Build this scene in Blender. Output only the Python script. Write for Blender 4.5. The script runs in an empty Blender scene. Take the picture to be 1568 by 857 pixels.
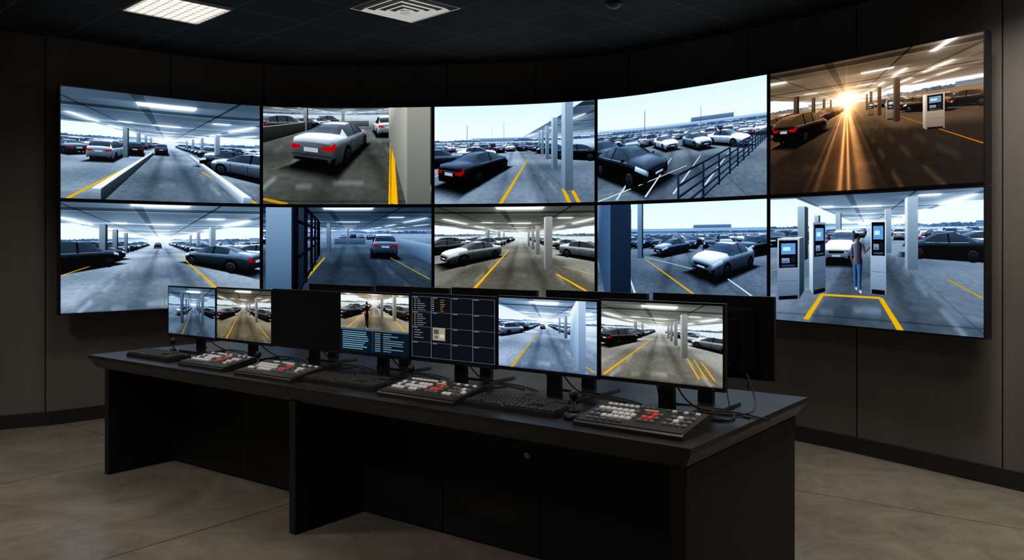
import bpy, math, random
import numpy as np
from mathutils import Vector, Matrix
random.seed(7)
rng=np.random.RandomState(5)
S=bpy.context.scene
S.view_settings.view_transform='Standard'
S.view_settings.look='None'

# =====================================================================
#  CCTV PICTURES shown on the displays: small software renderer
# =====================================================================
def _noise(n,sig):
    a=rng.rand(n,n); k=np.fft.fftfreq(n)*n
    g=np.exp(-2*(math.pi*sig/n)**2*(k[:,None]**2+k[None,:]**2))
    b=np.real(np.fft.ifft2(np.fft.fft2(a)*g)); b-=b.mean(); b/=b.std()+1e-9
    return np.clip(.5+b*.2,0,1)
N1=_noise(256,1.2); N2=_noise(256,5)
def nz(T,x,y,k):
    x=x*k;y=y*k;xi=np.floor(x).astype(np.int64);yi=np.floor(y).astype(np.int64);fx=x-xi;fy=y-yi
    a=xi%256;b=yi%256;c=(a+1)%256;d=(b+1)%256
    return (T[a,b]*(1-fx)+T[c,b]*fx)*(1-fy)+(T[a,d]*(1-fx)+T[c,d]*fx)*fy
def blur(a,r,ax):
    if r<1: return a
    p=np.concatenate([np.repeat(a.take([0],ax),r+1,ax),a,np.repeat(a.take([-1],ax),r,ax)],ax)
    c=np.cumsum(p,ax); n=a.shape[ax]
    return (c.take(range(2*r+1,2*r+1+n),ax)-c.take(range(0,n),ax))/(2*r+1)

BODY,GLASS,HEAD,TAIL,TRIM,TYRE,RIM,PLATE,SEAM,CHROME=range(10)
def make_car(kind):
    if kind=='suv':
        st=[(0,.80,.34,1.0,.72,1.06),(.06,.89,.26,1.06,.76,1.2),(.22,.92,.22,1.08,.72,1.46),(.5,.925,.22,1.08,.68,1.62),(1.1,.93,.22,1.07,.67,1.70),(1.8,.93,.22,1.06,.67,1.72),
            (2.4,.93,.22,1.05,.66,1.68),(2.75,.93,.22,1.04,.64,1.60),(3.1,.93,.22,1.03,.70,1.38),(3.45,.93,.22,1.02,.76,1.16),(3.65,.925,.22,1.0,.78,1.12),(4.1,.915,.22,.97,.77,1.07),
            (4.35,.88,.23,.92,.72,1.0),(4.52,.80,.26,.84,.62,.90),(4.6,.70,.32,.74,.55,.78)]
        rg=(.06,.5); sg=(.22,3.45); wg=(2.75,3.45)
    else:
        st=[(0,.76,.32,.82,.66,.90),(.10,.86,.24,.95,.76,1.04),(.45,.905,.20,.98,.76,1.09),(.72,.92,.20,.98,.72,1.11),(1.10,.925,.20,.97,.64,1.29),(1.50,.93,.20,.96,.59,1.41),
            (2.05,.93,.2,.95,.60,1.465),(2.60,.93,.2,.94,.59,1.42),(3.05,.93,.2,.93,.66,1.24),(3.45,.925,.2,.92,.74,1.04),(3.65,.92,.2,.90,.77,1.0),(4.10,.91,.2,.86,.76,.95),
            (4.40,.87,.21,.80,.70,.88),(4.60,.77,.25,.72,.60,.79),(4.68,.66,.32,.64,.5,.68)]
        rg=(.72,1.5); sg=(1.10,3.45); wg=(2.60,3.45)
    V=[];F=[];M=[]
    for (y,hw,zb,be,wt,tp) in st:
        half=[(hw*.93,zb),(hw*.99,.46),(hw*1.0,be-.17),(hw*.95,be),(wt,tp),(wt*.5,tp+.022)]
        row=[(-a,b) for a,b in half]+[(0,tp+.03)]+[(a,b) for a,b in half[::-1]]
        V+=[(a,y-2.35,b) for a,b in row]
    K=13; ns=len(st)
    for i in range(ns-1):
        y0,y1=st[i][0]-1e-6,st[i+1][0]+1e-6
        for j in range(K-1):
            m=BODY; jj=min(j,K-2-j)
            if jj==3 and y0>=sg[0]-1e-3 and y1<=sg[1]+1e-3: m=GLASS
            if jj in(4,5) and y0>=wg[0]-1e-3 and y1<=wg[1]+1e-3: m=GLASS
            if jj in(4,5) and y0>=rg[0]-1e-3 and y1<=rg[1]+1e-3: m=GLASS
            if jj==2 and y0>=4.05: m=HEAD
            if jj==2 and i==0: m=TAIL
            if jj==0 : m=TRIM if i in(0,ns-2) else BODY
            F.append((i*K+j,i*K+j+1,(i+1)*K+j+1,(i+1)*K+j)); M.append(m)
    F.append(tuple(range(K))); M.append(BODY)
    F.append(tuple((ns-1)*K+j for j in range(K))); M.append(BODY)
    def quad(pts,m):
        b=len(V); V.extend(pts); F.append(tuple(range(b,b+len(pts)))); M.append(m)
    dz=.14 if kind=='suv' else 0
    yb=-2.365
    for s in(-1,1):
        quad([(s*.42,yb,.70+dz),(s*.77,yb,.68+dz),(s*.77,yb,.83+dz),(s*.42,yb,.82+dz)],TAIL)
        for i in range(ns-1):       # bright strip along the window line and roof edge
            a,b=st[i],st[i+1]
            if a[0]>=sg[0]-1e-3 and b[0]<=sg[1]+1e-3:
                quad([(s*(a[1]*.95+.006),a[0]-2.35,a[3]-.004),(s*(b[1]*.95+.006),b[0]-2.35,b[3]-.004),(s*(b[1]*.94+.006),b[0]-2.35,b[3]+.022),(s*(a[1]*.94+.006),a[0]-2.35,a[3]+.022)],CHROME)
                quad([(s*(a[4]+.012),a[0]-2.35,a[5]-.03),(s*(b[4]+.012),b[0]-2.35,b[5]-.03),(s*(b[4]+.004),b[0]-2.35,b[5]+.004),(s*(a[4]+.004),a[0]-2.35,a[5]+.004)],BODY)
        for yy,wd in((2.08,.045),) if kind!='suv' else ((2.05,.05),(1.0,.06)):
            i=max(k for k in range(ns) if st[k][0]<=yy); a,b=st[i],st[i+1]; t=(yy-a[0])/(b[0]-a[0]); L=[a[k]+(b[k]-a[k])*t for k in range(6)]
            quad([(s*(L[1]*.95+.008),yy-2.35-wd,L[3]),(s*(L[1]*.95+.008),yy-2.35+wd,L[3]),(s*(L[4]+.008),yy-2.35+wd,L[5]),(s*(L[4]+.008),yy-2.35-wd,L[5])],TRIM)
        be=1.03 if kind=='suv' else .92
        for yy in(1.35,2.20,3.15): quad([(s*.938,yy-2.36,.32),(s*.938,yy-2.337,.32),(s*.938,yy-2.337,be-.06),(s*.938,yy-2.36,be-.06)],SEAM)
        for yy in(1.5,2.35): quad([(s*.942,yy-2.35,be-.16),(s*.942,yy-2.18,be-.16),(s*.942,yy-2.18,be-.13),(s*.942,yy-2.35,be-.13)],SEAM)
        quad([(s*.935,-.95,.20),(s*.935,.95,.20),(s*.935,.95,.29),(s*.935,-.95,.29)],TRIM)
    quad([(-.27,yb,.62+dz),(.27,yb,.62+dz),(.27,yb,.76+dz),(-.27,yb,.76+dz)],PLATE)
    quad([(-.40,yb,.80+dz),(.40,yb,.80+dz),(.40,yb,.825+dz),(-.40,yb,.825+dz)],CHROME)
    quad([(-.76,yb,.51),(.76,yb,.51),(.76,yb,.53),(-.76,yb,.53)],SEAM)
    quad([(-.66,yb,.32),(.66,yb,.32),(.62,yb,.42),(-.62,yb,.42)],TRIM)
    yf=2.345
    quad([(-.44,yf,.50+dz*.7),(.44,yf,.50+dz*.7),(.48,yf,.64+dz*.7),(-.48,yf,.64+dz*.7)],TRIM)
    quad([(-.46,yf+.005,.625+dz*.7),(.46,yf+.005,.625+dz*.7),(.48,yf+.005,.65+dz*.7),(-.48,yf+.005,.65+dz*.7)],CHROME)
    quad([(-.25,yf+.01,.44),(.25,yf+.01,.44),(.25,yf+.01,.53),(-.25,yf+.01,.53)],PLATE)
    quad([(-.56,yf,.33),(.56,yf,.33),(.52,yf,.41),(-.52,yf,.41)],TRIM)
    for s in(-1,1):
        quad([(s*.50,yf-.02,.56+dz*.7),(s*.68,yf-.06,.57+dz*.7),(s*.69,yf-.06,.66+dz*.7),(s*.51,yf-.02,.65+dz*.7)],HEAD)
        for wy in(-1.42,1.42):
            for r,xo,m in((.41,.937,TRIM),(.335,.947,TYRE),(.245,.954,RIM),(.15,.958,TRIM),(.10,.962,RIM)):
                quad([(s*xo,wy+r*math.cos(t),.335+r*math.sin(t)) for t in np.linspace(0,2*math.pi,17)[:-1]],m)
            for e in(-.3,.3):
                quad([(s*.68,wy+e,0),(s*.92,wy+e,0),(s*.92,wy+e,.36),(s*.68,wy+e,.36)],TYRE)
        quad([(s*.9,.98,.95+dz),(s*1.08,.98,.97+dz),(s*1.08,.98,1.08+dz),(s*.9,.98,1.06+dz)],BODY)
    V=np.array(V,float)
    tri=[];tm=[];tn=[];VN=np.zeros_like(V)
    for k,(f,m) in enumerate(zip(F,M)):
        for a in range(1,len(f)-1):
            t=[f[0],f[a],f[a+1]]
            n=np.cross(V[t[1]]-V[t[0]],V[t[2]]-V[t[0]]); L=np.linalg.norm(n)
            if L<1e-9: continue
            n/=L; c=V[t].mean(0)-np.array([0,V[t].mean(0)[1]*.6,.6])
            if n@c<0: n=-n
            tri.append(t);tm.append(m);tn.append(n)
            for q in t: VN[q]+=n*L
    VN/=np.linalg.norm(VN,axis=1)[:,None]+1e-9
    return V,VN,np.array(tri),np.array(tm),np.array(tn)
CARS={k:make_car(k) for k in('sedan','suv')}
COL=dict(white=(.86,.88,.90),silver=(.47,.49,.51),grey=(.24,.26,.28),black=(.022,.025,.034),navy=(.05,.10,.19),beige=(.5,.48,.44),red=(.4,.06,.05))

class Pic:
    def __init__(s,W=1040,H=585,f=.62,hv=.4,u0=.5,hc=1.9,floor=.42,sky=(.88,.94,.98),ceil=None,tint=(.82,.96,1.10),
                 refl=.5,bright=1.1,horiz=(.88,.94,1.0),gain=1.0,contrast=1.24,floorcol=(1,1,1),endglow=.7):
        s.__dict__.update(W=W,H=H,f=f,hv=hv,u0=u0,hc=hc,A=W/H,floor=floor,sky=sky,ceil=ceil,tint=np.array(tint),refl=refl,
                          bright=bright,horiz=np.array(horiz),gain=gain,contrast=contrast,floorcol=np.array(floorcol),endglow=endglow)
        s.col=np.zeros((H,W,3)); s.iz=np.zeros((H,W))
        s.xs=np.arange(W)+.5; s.ys=np.arange(H)+.5
        s.cars=[]; s.lines=[]; s.items=[]
    def g(s,u,v):
        y=s.f*s.A*s.hc/(v-s.hv); return ((u-s.u0)*y/s.f,y)
    def car(s,u,v,ang,color='black',kind='sedan',sc=1.0):
        x,y=s.g(u,v); a=math.radians(ang); r=(2.3*abs(math.cos(a))+.9*abs(math.sin(a)))*sc; k=(y+r)/y
        s.cars.append((x*k,y*k,a,COL[color],kind,sc))
    def carw(s,x,y,ang,color,kind='sedan'): s.cars.append((x,y,math.radians(ang),COL[color],kind,1.0))
    def row(s,x0,y0,x1,y1,step,ang,pal=('black','grey','silver','white','black','navy'),jit=.15):
        L=math.hypot(x1-x0,y1-y0); n=int(L/step)
        for i in range(n+1):
            t=i*step/L
            if random.random()<.05: continue
            s.carw(x0+(x1-x0)*t+random.uniform(-jit,jit),y0+(y1-y0)*t,ang+random.uniform(-3,3),random.choice(pal),'suv' if random.random()<.35 else 'sedan')
    def line(s,a,b,w=.14,c=(.95,.72,.08)):
        s.lines.append((s.g(*a),s.g(*b),w,c))
    def linew(s,p,q,w=.12,c=(.85,.87,.88)): s.lines.append((p,q,w,c))
    def box(s,x,y,w,d,z0,z1,c,ang=0): s.items.append((x,y,w,d,z0,z1,c,math.radians(ang)))
    def seg(s,p,q,th,z0,z1,c):
        x=(p[0]+q[0])/2;y=(p[1]+q[1])/2;L=math.hypot(q[0]-p[0],q[1]-p[1])
        s.items.append((x,y,th,L,z0,z1,c,math.atan2(-(q[0]-p[0]),q[1]-p[1])))
    def column(s,u,v,w=.6,c=(.62,.63,.63),z1=None,d=None):
        x,y=s.g(u,v); s.box(x,y,w,d or w,0,z1 or (s.ceil['z'] if s.ceil else 4.5),c)
    def ceilcol(s,X,Y):
        c=s.ceil
        m=np.where(X<c['xl'],Y<c['yl'],np.where(X>c['xr'],Y<c['yr'],Y<c['yd']))
        lv=c.get('lv',.42); t=np.clip(Y/38,0,1)
        base=lv*(1-.42*np.exp(-Y/7))+.38*t
        base=base*(.86+.28*nz(N2,X,Y,6))
        base=np.where((Y%4.8)<.5,base*.66,base); base=np.where((Y%4.8>.5)&(Y%4.8<.62),base*1.25,base); base=np.where(((X+1)%6.0)<.35,base*.76,base)
        pipe=(np.abs(X-2.1)<.06)|(np.abs(X+3.3)<.05)|(np.abs(X-7)<.06); base=np.where(pipe,base*.6,base)
        L=np.zeros_like(Y); G=np.zeros_like(Y)
        for (lx,hw,y0,p,ln) in c['lights']:
            ph=(Y-y0)%p
            L=np.maximum(L,((np.abs(X-lx)<hw)&(ph<ln)&(Y>y0-.1)).astype(float))
            G+=np.exp(-((X-lx)/(hw+.8))**2)*np.exp(-((ph-ln/2)/(ln/2+.7))**2)*(Y>y0-1.5)
        col=(base*(1+.55*np.clip(G,0,1.2)))[...,None]*np.array([.93,.97,1.0])*np.array(c.get('c',(1,1,1)))
        col=col+L[...,None]*1.6
        return col,m&(Y<200),L*m
    def raster(s,P,C,bias=None):
        y=P[:,:,1]; k=(y.min(1)>.3); P=P[k];C=C[k];y=y[k]
        if len(P)==0: return
        X=(s.u0+s.f*P[:,:,0]/y)*s.W; Y=(s.hv+s.f*s.A*(s.hc-P[:,:,2])/y)*s.H; I=1/y
        if bias is not None: I=I*(1+bias[k][:,None])
        xa=np.clip(np.floor(X.min(1)),0,s.W).astype(int); xb=np.clip(np.ceil(X.max(1))+1,0,s.W).astype(int)
        ya=np.clip(np.floor(Y.min(1)),0,s.H).astype(int); yb=np.clip(np.ceil(Y.max(1))+1,0,s.H).astype(int)
        det=(Y[:,1]-Y[:,2])*(X[:,0]-X[:,2])+(X[:,2]-X[:,1])*(Y[:,0]-Y[:,2])
        for i in range(len(P)):
            if xa[i]>=xb[i] or ya[i]>=yb[i] or abs(det[i])<1e-6: continue
            x0,x1,x2=X[i];y0,y1,y2=Y[i];D=det[i]
            gx=s.xs[xa[i]:xb[i]][None,:]; gy=s.ys[ya[i]:yb[i]][:,None]
            w0=((y1-y2)*(gx-x2)+(x2-x1)*(gy-y2))/D; w1=((y2-y0)*(gx-x2)+(x0-x2)*(gy-y2))/D; w2=1-w0-w1
            m=(w0>=-1e-4)&(w1>=-1e-4)&(w2>=-1e-4)
            d=w0*I[i,0]+w1*I[i,1]+w2*I[i,2]
            zb=s.iz[ya[i]:yb[i],xa[i]:xb[i]]; m&=d>zb
            if not m.any(): continue
            zb[m]=d[m]
            s.col[ya[i]:yb[i],xa[i]:xb[i]][m]=w0[m][:,None]*C[i,0]+w1[m][:,None]*C[i,1]+w2[m][:,None]*C[i,2]
    def poly(s,pts,c):
        pts=np.array(pts,float); c=np.array(c,float)
        if c.ndim==1: c=np.repeat(c[None],len(pts),0)
        P=np.array([[pts[0],pts[a],pts[a+1]] for a in range(1,len(pts)-1)]); C=np.array([[c[0],c[a],c[a+1]] for a in range(1,len(pts)-1)])
        s.raster(P,C)
    def draw_box(s,x,y,w,d,z0,z1,c,a):
        ca,sa=math.cos(a),math.sin(a); c=np.array(c,float)*s.bright
        def q(lx,ly): return (x+lx*ca-ly*sa,y+lx*sa+ly*ca)
        c4=[q(-w/2,-d/2),q(w/2,-d/2),q(w/2,d/2),q(-w/2,d/2)]
        for i in range(4):
            p,r=c4[i],c4[(i+1)%4]; nx,ny=r[1]-p[1],-(r[0]-p[0]); L=math.hypot(nx,ny)+1e-9; nx/=L;ny/=L
            if nx*(p[0])+ny*(p[1])>0: continue
            k=.68+.34*(-nx)+.10*abs(ny)
            lo=c*k*.70; hi=c*k*1.12
            s.poly([(p[0],p[1],z0),(r[0],r[1],z0),(r[0],r[1],z1),(p[0],p[1],z1)],[lo,lo,hi,hi])
        if z1<s.hc: s.poly([(a_[0],a_[1],z1) for a_ in c4],c*1.2)
        elif z0>s.hc: s.poly([(a_[0],a_[1],z0) for a_ in c4],c*.45)
    def draw_car(s,x,y,a,base,kind,sc):
        V,VN,T,TM,TN=CARS[kind]
        ca,sa=math.cos(a),math.sin(a); R=np.array([[ca,-sa,0],[sa,ca,0],[0,0,1]])
        P=V@R.T*sc+np.array([x,y,0]); Nn=VN@R.T; FN=TN@R.T
        cen=P[T].mean(1); eye=np.array([0,0,s.hc]); vd=cen-eye
        vis=(FN*vd).sum(1)<0
        if y>26: vis&=(TM!=TRIM)&(TM!=PLATE)&(TM!=SEAM)&(TM!=CHROME)
        T=T[vis];TM=TM[vis];FN=FN[vis]
        NN=np.where((np.isin(TM,[BODY,GLASS,HEAD]))[:,None,None],Nn[T]*.75+FN[:,None,:]*.25,FN[:,None,:])
        NN/=np.linalg.norm(NN,axis=2)[:,:,None]+1e-9
        vw=P[T]-eye; vw/=np.linalg.norm(vw,axis=2)[:,:,None]
        vn=(vw*NN).sum(2); Rf=vw-2*vn[:,:,None]*NN
        up=np.clip(NN[:,:,2],0,1); zz=P[T][:,:,2]
        dif=.34+.58*up+.26*np.clip(-NN[:,:,0]*.7-NN[:,:,1]*.3,0,1)
        dif=dif*(.42+.58*np.clip((zz-.15)/.55,0,1))
        env=.20+1.0*np.clip(Rf[:,:,2]*2.6+.12,0,1)**1.1; env=np.where(Rf[:,:,2]<-.05,.18,env)
        # soft light-strip bands mirrored in the paint
        env=env+.45*np.clip(np.sin(Rf[:,:,0]*9+Rf[:,:,1]*4)-.55,0,1)*(Rf[:,:,2]>.15)
        fr=.25+.65*(1-np.abs(vn))**3
        bl=np.array([base,(.014,.022,.032),(.75,.8,.85),(.55,.02,.02),(.02,.02,.025),(.018,.018,.02),(.50,.51,.53),(.75,.78,.8),np.array(base)*.35,(.62,.65,.68)])
        sp=np.array([1,.9,1.0,.4,.08,.05,.35,.1,.1,.6])
        B=bl[TM][:,None,:]*dif[:,:,None]*s.bright*1.12+(sp[TM][:,None]*fr*env)[:,:,None]*s.horiz*s.bright*.85
        B=np.where((TM==TAIL)[:,None,None],B+np.array([.38,.0,.02]),B)
        B=np.where((TM==PLATE)[:,None,None],bl[PLATE]*.8*s.bright,B)
        s.raster(P[T],B,np.where((TM>=TAIL),.0006,0.)+np.where(TM==RIM,.0003,0.))
    def render(s):
        U=(s.xs/s.W)[None,:].repeat(s.H,0); Vv=(s.ys/s.H)[:,None].repeat(s.W,1)
        dv=s.hv-Vv
        t=np.clip(dv/.5,0,1)[...,None]; s.col[:]=np.array(s.sky)*(1-t*.05)-t*np.array([.05,.02,.0])
        yy=90.; zz=s.hc+dv*yy/(s.f*s.A); xx=(U-s.u0)*yy/s.f
        hill=2.2+1.6*nz(N2,xx,xx*0,1.1)+1.0*nz(N1,xx,xx*0+40,2.0)
        m=(zz<hill)&(dv>-.001); s.col[m]=np.array([.36,.43,.50])*(.7+.5*nz(N1,xx[m],zz[m],4))[:,None]
        hb=np.where((nz(N2,xx,xx*0+90,.5)>.58),4.6+2*nz(N2,xx,xx*0+20,.3),0)
        m=(zz<hb)&(dv>0); s.col[m]=np.array([.50,.57,.64])*(.75+.3*((zz[m]%1.1)<.6))[:,None]
        if s.ceil:
            zc=s.ceil['z']; m=dv>1e-3
            Y=s.f*s.A*(zc-s.hc)/dv[m]; X=(U[m]-s.u0)*Y/s.f
            c,k,_=s.ceilcol(X,Y); cc=s.col[m]; cc[k]=c[k]*s.bright; s.col[m]=cc
            s.col+=(s.endglow*np.exp(-np.abs(dv)/.022)*np.exp(-((U-s.u0)/.22)**2))[...,None]*s.horiz
        m=dv<-1e-3; Y=s.f*s.A*s.hc/(-dv[m]); X=(U[m]-s.u0)*Y/s.f; d=-dv[m]
        gcol=s.floor*(.80+.40*nz(N2,X,Y,5))*(.92+.16*nz(N1,X,Y,22))*(.9+.2*nz(N2,X*.4,Y*.05+9,9))
        gcol=gcol*np.where((np.abs((X+.7)%6.0-3)<.02)|(np.abs(Y%6.0-3)<.03),.82,1.0)
        gcol=gcol*(1-.22*np.exp(-(np.abs(np.abs(X-.2)-.85)/.28)**2)*(.5+nz(N2,X,Y,3)))
        far=np.exp(-d/.13)
        G=gcol[:,None]*s.floorcol+(s.refl*far)[:,None]*(s.horiz*.9-gcol[:,None])
        full=np.zeros((s.H,s.W,3)); full[m]=G
        if s.ceil:
            zc=s.ceil['z']; k2=(1+zc/s.hc); cl,kk,LL=s.ceilcol(X*k2,Y*k2)
            buf=np.zeros((s.H,s.W)); buf[m]=np.where(kk,cl.mean(1)*.3+LL*1.2,1.0)
            buf=blur(blur(blur(buf,14,0),10,0),6,1)
            full[m]+=(buf[m]*.24*s.refl*2*(.5+.5*far))[:,None]*s.horiz
        sh=np.ones((s.H,s.W))
        for (x,y,a,b,kd,sc) in s.cars:
            v0=s.hv+s.f*s.A*s.hc/(y+4.2); v1=1.0 if y<4.6 else s.hv+s.f*s.A*s.hc/(y-4.2)
            r0=max(0,int(v0*s.H)); r1=min(s.H,int(v1*s.H)+1)
            if r1<=r0: continue
            VV=Vv[r0:r1]; YY=s.f*s.A*s.hc/np.maximum(VV-s.hv,1e-4); XX=(U[r0:r1]-s.u0)*YY/s.f
            dx=XX-x;dy=YY-y;ca,sa=math.cos(a),math.sin(a)
            al=np.abs(-dx*sa+dy*ca)/2.35; ac=np.abs(dx*ca+dy*sa)/.95
            q=np.clip((1.3-np.maximum(al,ac))/.4,0,1); sh[r0:r1]*=1-.88*q*q*(3-2*q)
        s.col[m]=(full*sh[...,None])[m]*s.bright
        for (p,q,w,c) in s.lines:
            L=math.hypot(q[0]-p[0],q[1]-p[1])+1e-9
            nx,ny=-(q[1]-p[1])/L*w/2,(q[0]-p[0])/L*w/2
            s.poly([(p[0]+nx,p[1]+ny,0),(q[0]+nx,q[1]+ny,0),(q[0]-nx,q[1]-ny,0),(p[0]-nx,p[1]-ny,0)],np.array(c)*.95)
        for it in s.items: s.draw_box(*it)
        for cr in s.cars: s.draw_car(*cr)
    def rect(s,u0,v0,u1,v1,c):
        s.col[int(v0*s.H):max(int(v0*s.H)+1,int(v1*s.H)),int(u0*s.W):max(int(u0*s.W)+1,int(u1*s.W))]=c
    def tube(s,p,q,r0,r1,c,n=16):
        p=np.array(p,float);q=np.array(q,float);ax=q-p;ax/=np.linalg.norm(ax)+1e-9
        e=np.cross(ax,[0,1,.01]);e/=np.linalg.norm(e)+1e-9;g=np.cross(ax,e)
        for i in range(n):
            a,b=2*math.pi*i/n,2*math.pi*(i+1)/n
            da=e*math.cos(a)+g*math.sin(a);db=e*math.cos(b)+g*math.sin(b);
            sa=.62+.38*(-da[0])+.15*da[2];sb=.62+.38*(-db[0])+.15*db[2]
            c_=np.array(c)
            s.poly([p+da*r0,p+db*r0,q+db*r1,q+da*r1],[c_*sa,c_*sb,c_*sb,c_*sa])
    def chain(s,pts,c):
        for (p,r),(q,r2) in zip(pts[:-1],pts[1:]): s.tube(p,q,r,r2,c)
    def person(s,x,y,shirt,pants,hair=(.07,.05,.04),k=1.0):
        def P(a,b,c): return (x+a*k,y+b*k,c*k)
        sk=(.66,.48,.38)
        for sx,st in((-.08,.14),(.07,-.08)):
            s.chain([(P(sx,0,.95),.10*k),(P(sx,st*.2,.75),.092*k),(P(sx*1.05,st*.4,.50),.064*k),(P(sx*1.05,st*.7,.36),.062*k),(P(sx*1.05,st,.08),.044*k)],pants)
            s.chain([(P(sx*1.05+.0,st+.07,.05),.045*k),(P(sx*1.1+.05,st-.06,.045),.045*k),(P(sx*1.1+.08,st-.12,.035),.02*k)],(.82,.82,.84))
        s.chain([(P(0,0,.84),.15*k),(P(0,0,.95),.155*k),(P(0,0,1.08),.125*k),(P(0,0,1.24),.145*k),(P(0,0,1.38),.165*k),(P(0,0,1.44),.12*k),(P(0,0,1.48),.06*k)],shirt)
        s.chain([(P(0,0,1.45),.05*k),(P(.01,-.01,1.55),.045*k)],sk)
        s.chain([(P(.01,-.01,1.52),.035*k),(P(.01,-.01,1.56),.068*k),(P(.01,-.01,1.62),.080*k),(P(0,0,1.66),.078*k)],sk)
        s.chain([(P(-.015,.0,1.60),.085*k),(P(-.01,0,1.66),.090*k),(P(-.01,0,1.71),.078*k),(P(-.01,0,1.745),.03*k)],hair)
        s.chain([(P(-.16,0,1.41),.055*k),(P(-.20,.02,1.28),.050*k),(P(-.215,.03,1.14),.043*k)],shirt); s.chain([(P(-.215,.03,1.15),.036*k),(P(-.20,-.05,1.0),.03*k),(P(-.17,-.12,.90),.024*k),(P(-.16,-.15,.83),.03*k)],sk)
        s.chain([(P(.16,0,1.41),.055*k),(P(.21,-.02,1.28),.050*k),(P(.24,-.05,1.17),.043*k)],shirt); s.chain([(P(.24,-.05,1.17),.036*k),(P(.31,-.08,1.24),.03*k),(P(.39,-.10,1.32),.024*k),(P(.43,-.11,1.35),.03*k)],sk)
    def kiosk(s,x,y,ang,w=.62,h=1.75,c=(.82,.85,.88)):
        s.draw_box(x,y,w,.5,0,h,c,math.radians(ang)); a=math.radians(ang)
        def fr(lx,z,o=.262): return (x+lx*math.cos(a)+o*math.sin(a),y+lx*math.sin(a)-o*math.cos(a),z)
        def pl(x0,x1,z0,z1,cc,o=.262): s.poly([fr(x0*w,z0*h,o),fr(x1*w,z0*h,o),fr(x1*w,z1*h,o),fr(x0*w,z1*h,o)],cc)
        pl(-.42,.42,.52,.97,(.04,.05,.07)); pl(-.32,.32,.74,.92,(.45,.60,.72),.268); pl(-.30,.05,.60,.68,(.55,.58,.6),.268); pl(.12,.32,.60,.70,(.18,.19,.22),.270); pl(-.3,.3,.54,.57,(.3,.32,.35),.268)
        pl(-.24,.1,.80,.86,(.75,.85,.92),.272); pl(-.26,-.02,.615,.63,(.2,.3,.7),.272)
        pl(-.42,.42,.0,.06,(.1,.1,.12)); pl(-.42,.42,.30,.305,(.3,.3,.32))
    def finish(s,name,noise=.010):
        c=s.col*s.gain
        b=np.clip(c-.80,0,1.2)
        for r in(3,10,26): 
            bb=b
            for ax in(0,1,0,1): bb=blur(bb,r,ax)
            c=c+bb*.30
        lum=c.mean(2,keepdims=True); w=1-np.clip((lum-.45)/.5,0,1)*.80
        c=c*(1+(s.tint-1)*w)
        c=.46+(c-.46)*s.contrast-.03
        c=c+rng.normal(0,noise,c.shape[:2])[...,None]
        c=np.where(c>.82,.82+(1-np.exp(-(c-.82)/.18))*.18,c)
        c=np.clip(c,0,1)
        im=bpy.data.images.new(name,s.W,s.H)
        a=np.ones((s.H,s.W,4),np.float32); a[...,:3]=c[::-1]
        im.pixels.foreach_set(a.ravel()); im.update(); im.pack()
        return im

def LI(z=3.2,xl=-5,xr=5,yl=12,yr=12,yd=90,lights=None,**k):
    return dict(z=z,xl=xl,xr=xr,yl=yl,yr=yr,yd=yd,lights=lights or [(-5.2,.16,2,4.8,3.0),(0,1.0,4,4.8,.42),(5.2,.16,2,4.8,3.0),(9,.16,2,4.8,2.6),(-9,.16,2,4.8,2.6),(3.0,.5,6.4,9.6,.3),(-2.8,.5,8.4,9.6,.3)],**k)
DK=('black','grey','navy','white','silver','grey'); MX=('white','silver','black','grey','white','navy')
def far_lot(p,x0,x1,ys,pal=MX,ang=0,step=2.7):
    for y in ys: p.row(x0,y,x1,y,step,ang,pal)

def s1():
    p=Pic(hv=.44,hc=1.85,ceil=LI(yl=11,yr=15,xl=-6,xr=6))
    far_lot(p,-34,-9,(22,30,42),ang=20); far_lot(p,9,36,(26,36),ang=10)
    p.car(.225,.655,6,'white','suv'); p.car(.03,.61,60,'grey'); p.row(-6.4,26,-5.2,62,3.2,80,DK)
    p.row(7.0,14.5,6.2,60,3.0,62,DK); p.car(.95,.90,35,'silver'); p.car(.83,.71,62,'black'); p.car(.475,.56,0,'grey','suv')
    p.car(.35,.585,10,'black','suv')
    c=(.66,.68,.69)
    p.seg(p.g(.16,1.04),p.g(.43,.56),.25,0,.42,c); p.seg(p.g(.93,1.04),p.g(.62,.56),.25,0,.30,c)
    p.line((.03,1.0),(.30,.70)); p.line((.68,.70),(1.0,1.02))
    for v in(.60,.55,.52,.50): p.column(.30+(.60-v)*1.2,v,.45); p.column(.76-(.60-v)*1.6,v,.45)
    p.render(); return p
def s2():
    p=Pic(hv=.07,hc=1.9,floor=.32,f=.8,ceil=LI(z=2.6,yl=60,yr=60,lv=.2),floorcol=(1,1,.93),tint=(.95,.99,1.02),refl=.5,endglow=.2)
    p.car(.45,.69,-20,'silver',sc=1.04); p.car(.715,.31,-6,'white','suv'); p.row(-7,15,-2.4,26,3.2,-30,DK)
    p.seg(p.g(-.10,.42),p.g(.30,.21),.3,0,1.0,(.55,.56,.55)); p.seg(p.g(.33,.2),p.g(.62,.19),.3,0,.9,(.5,.5,.5))
    p.column(.25,.24,.4,z1=2.6); p.column(.47,.22,.4,z1=2.6)
    p.seg(p.g(.92,1.05),p.g(.755,.30),.45,0,2.6,(.62,.61,.57)); p.box(2.75,4.2,1.0,1.0,0,2.6,(.38,.37,.34)); 
    p.line((.775,1.0),(.762,.30),.14); p.line((.745,1.0),(.75,.30),.05,(.9,.7,.1))
    p.line((.0,.36),(.25,.27),.1,(.7,.5,.1)); p.line((.0,.95),(.14,1.0),.08,(.8,.6,.1))
    p.render(); return p
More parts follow.
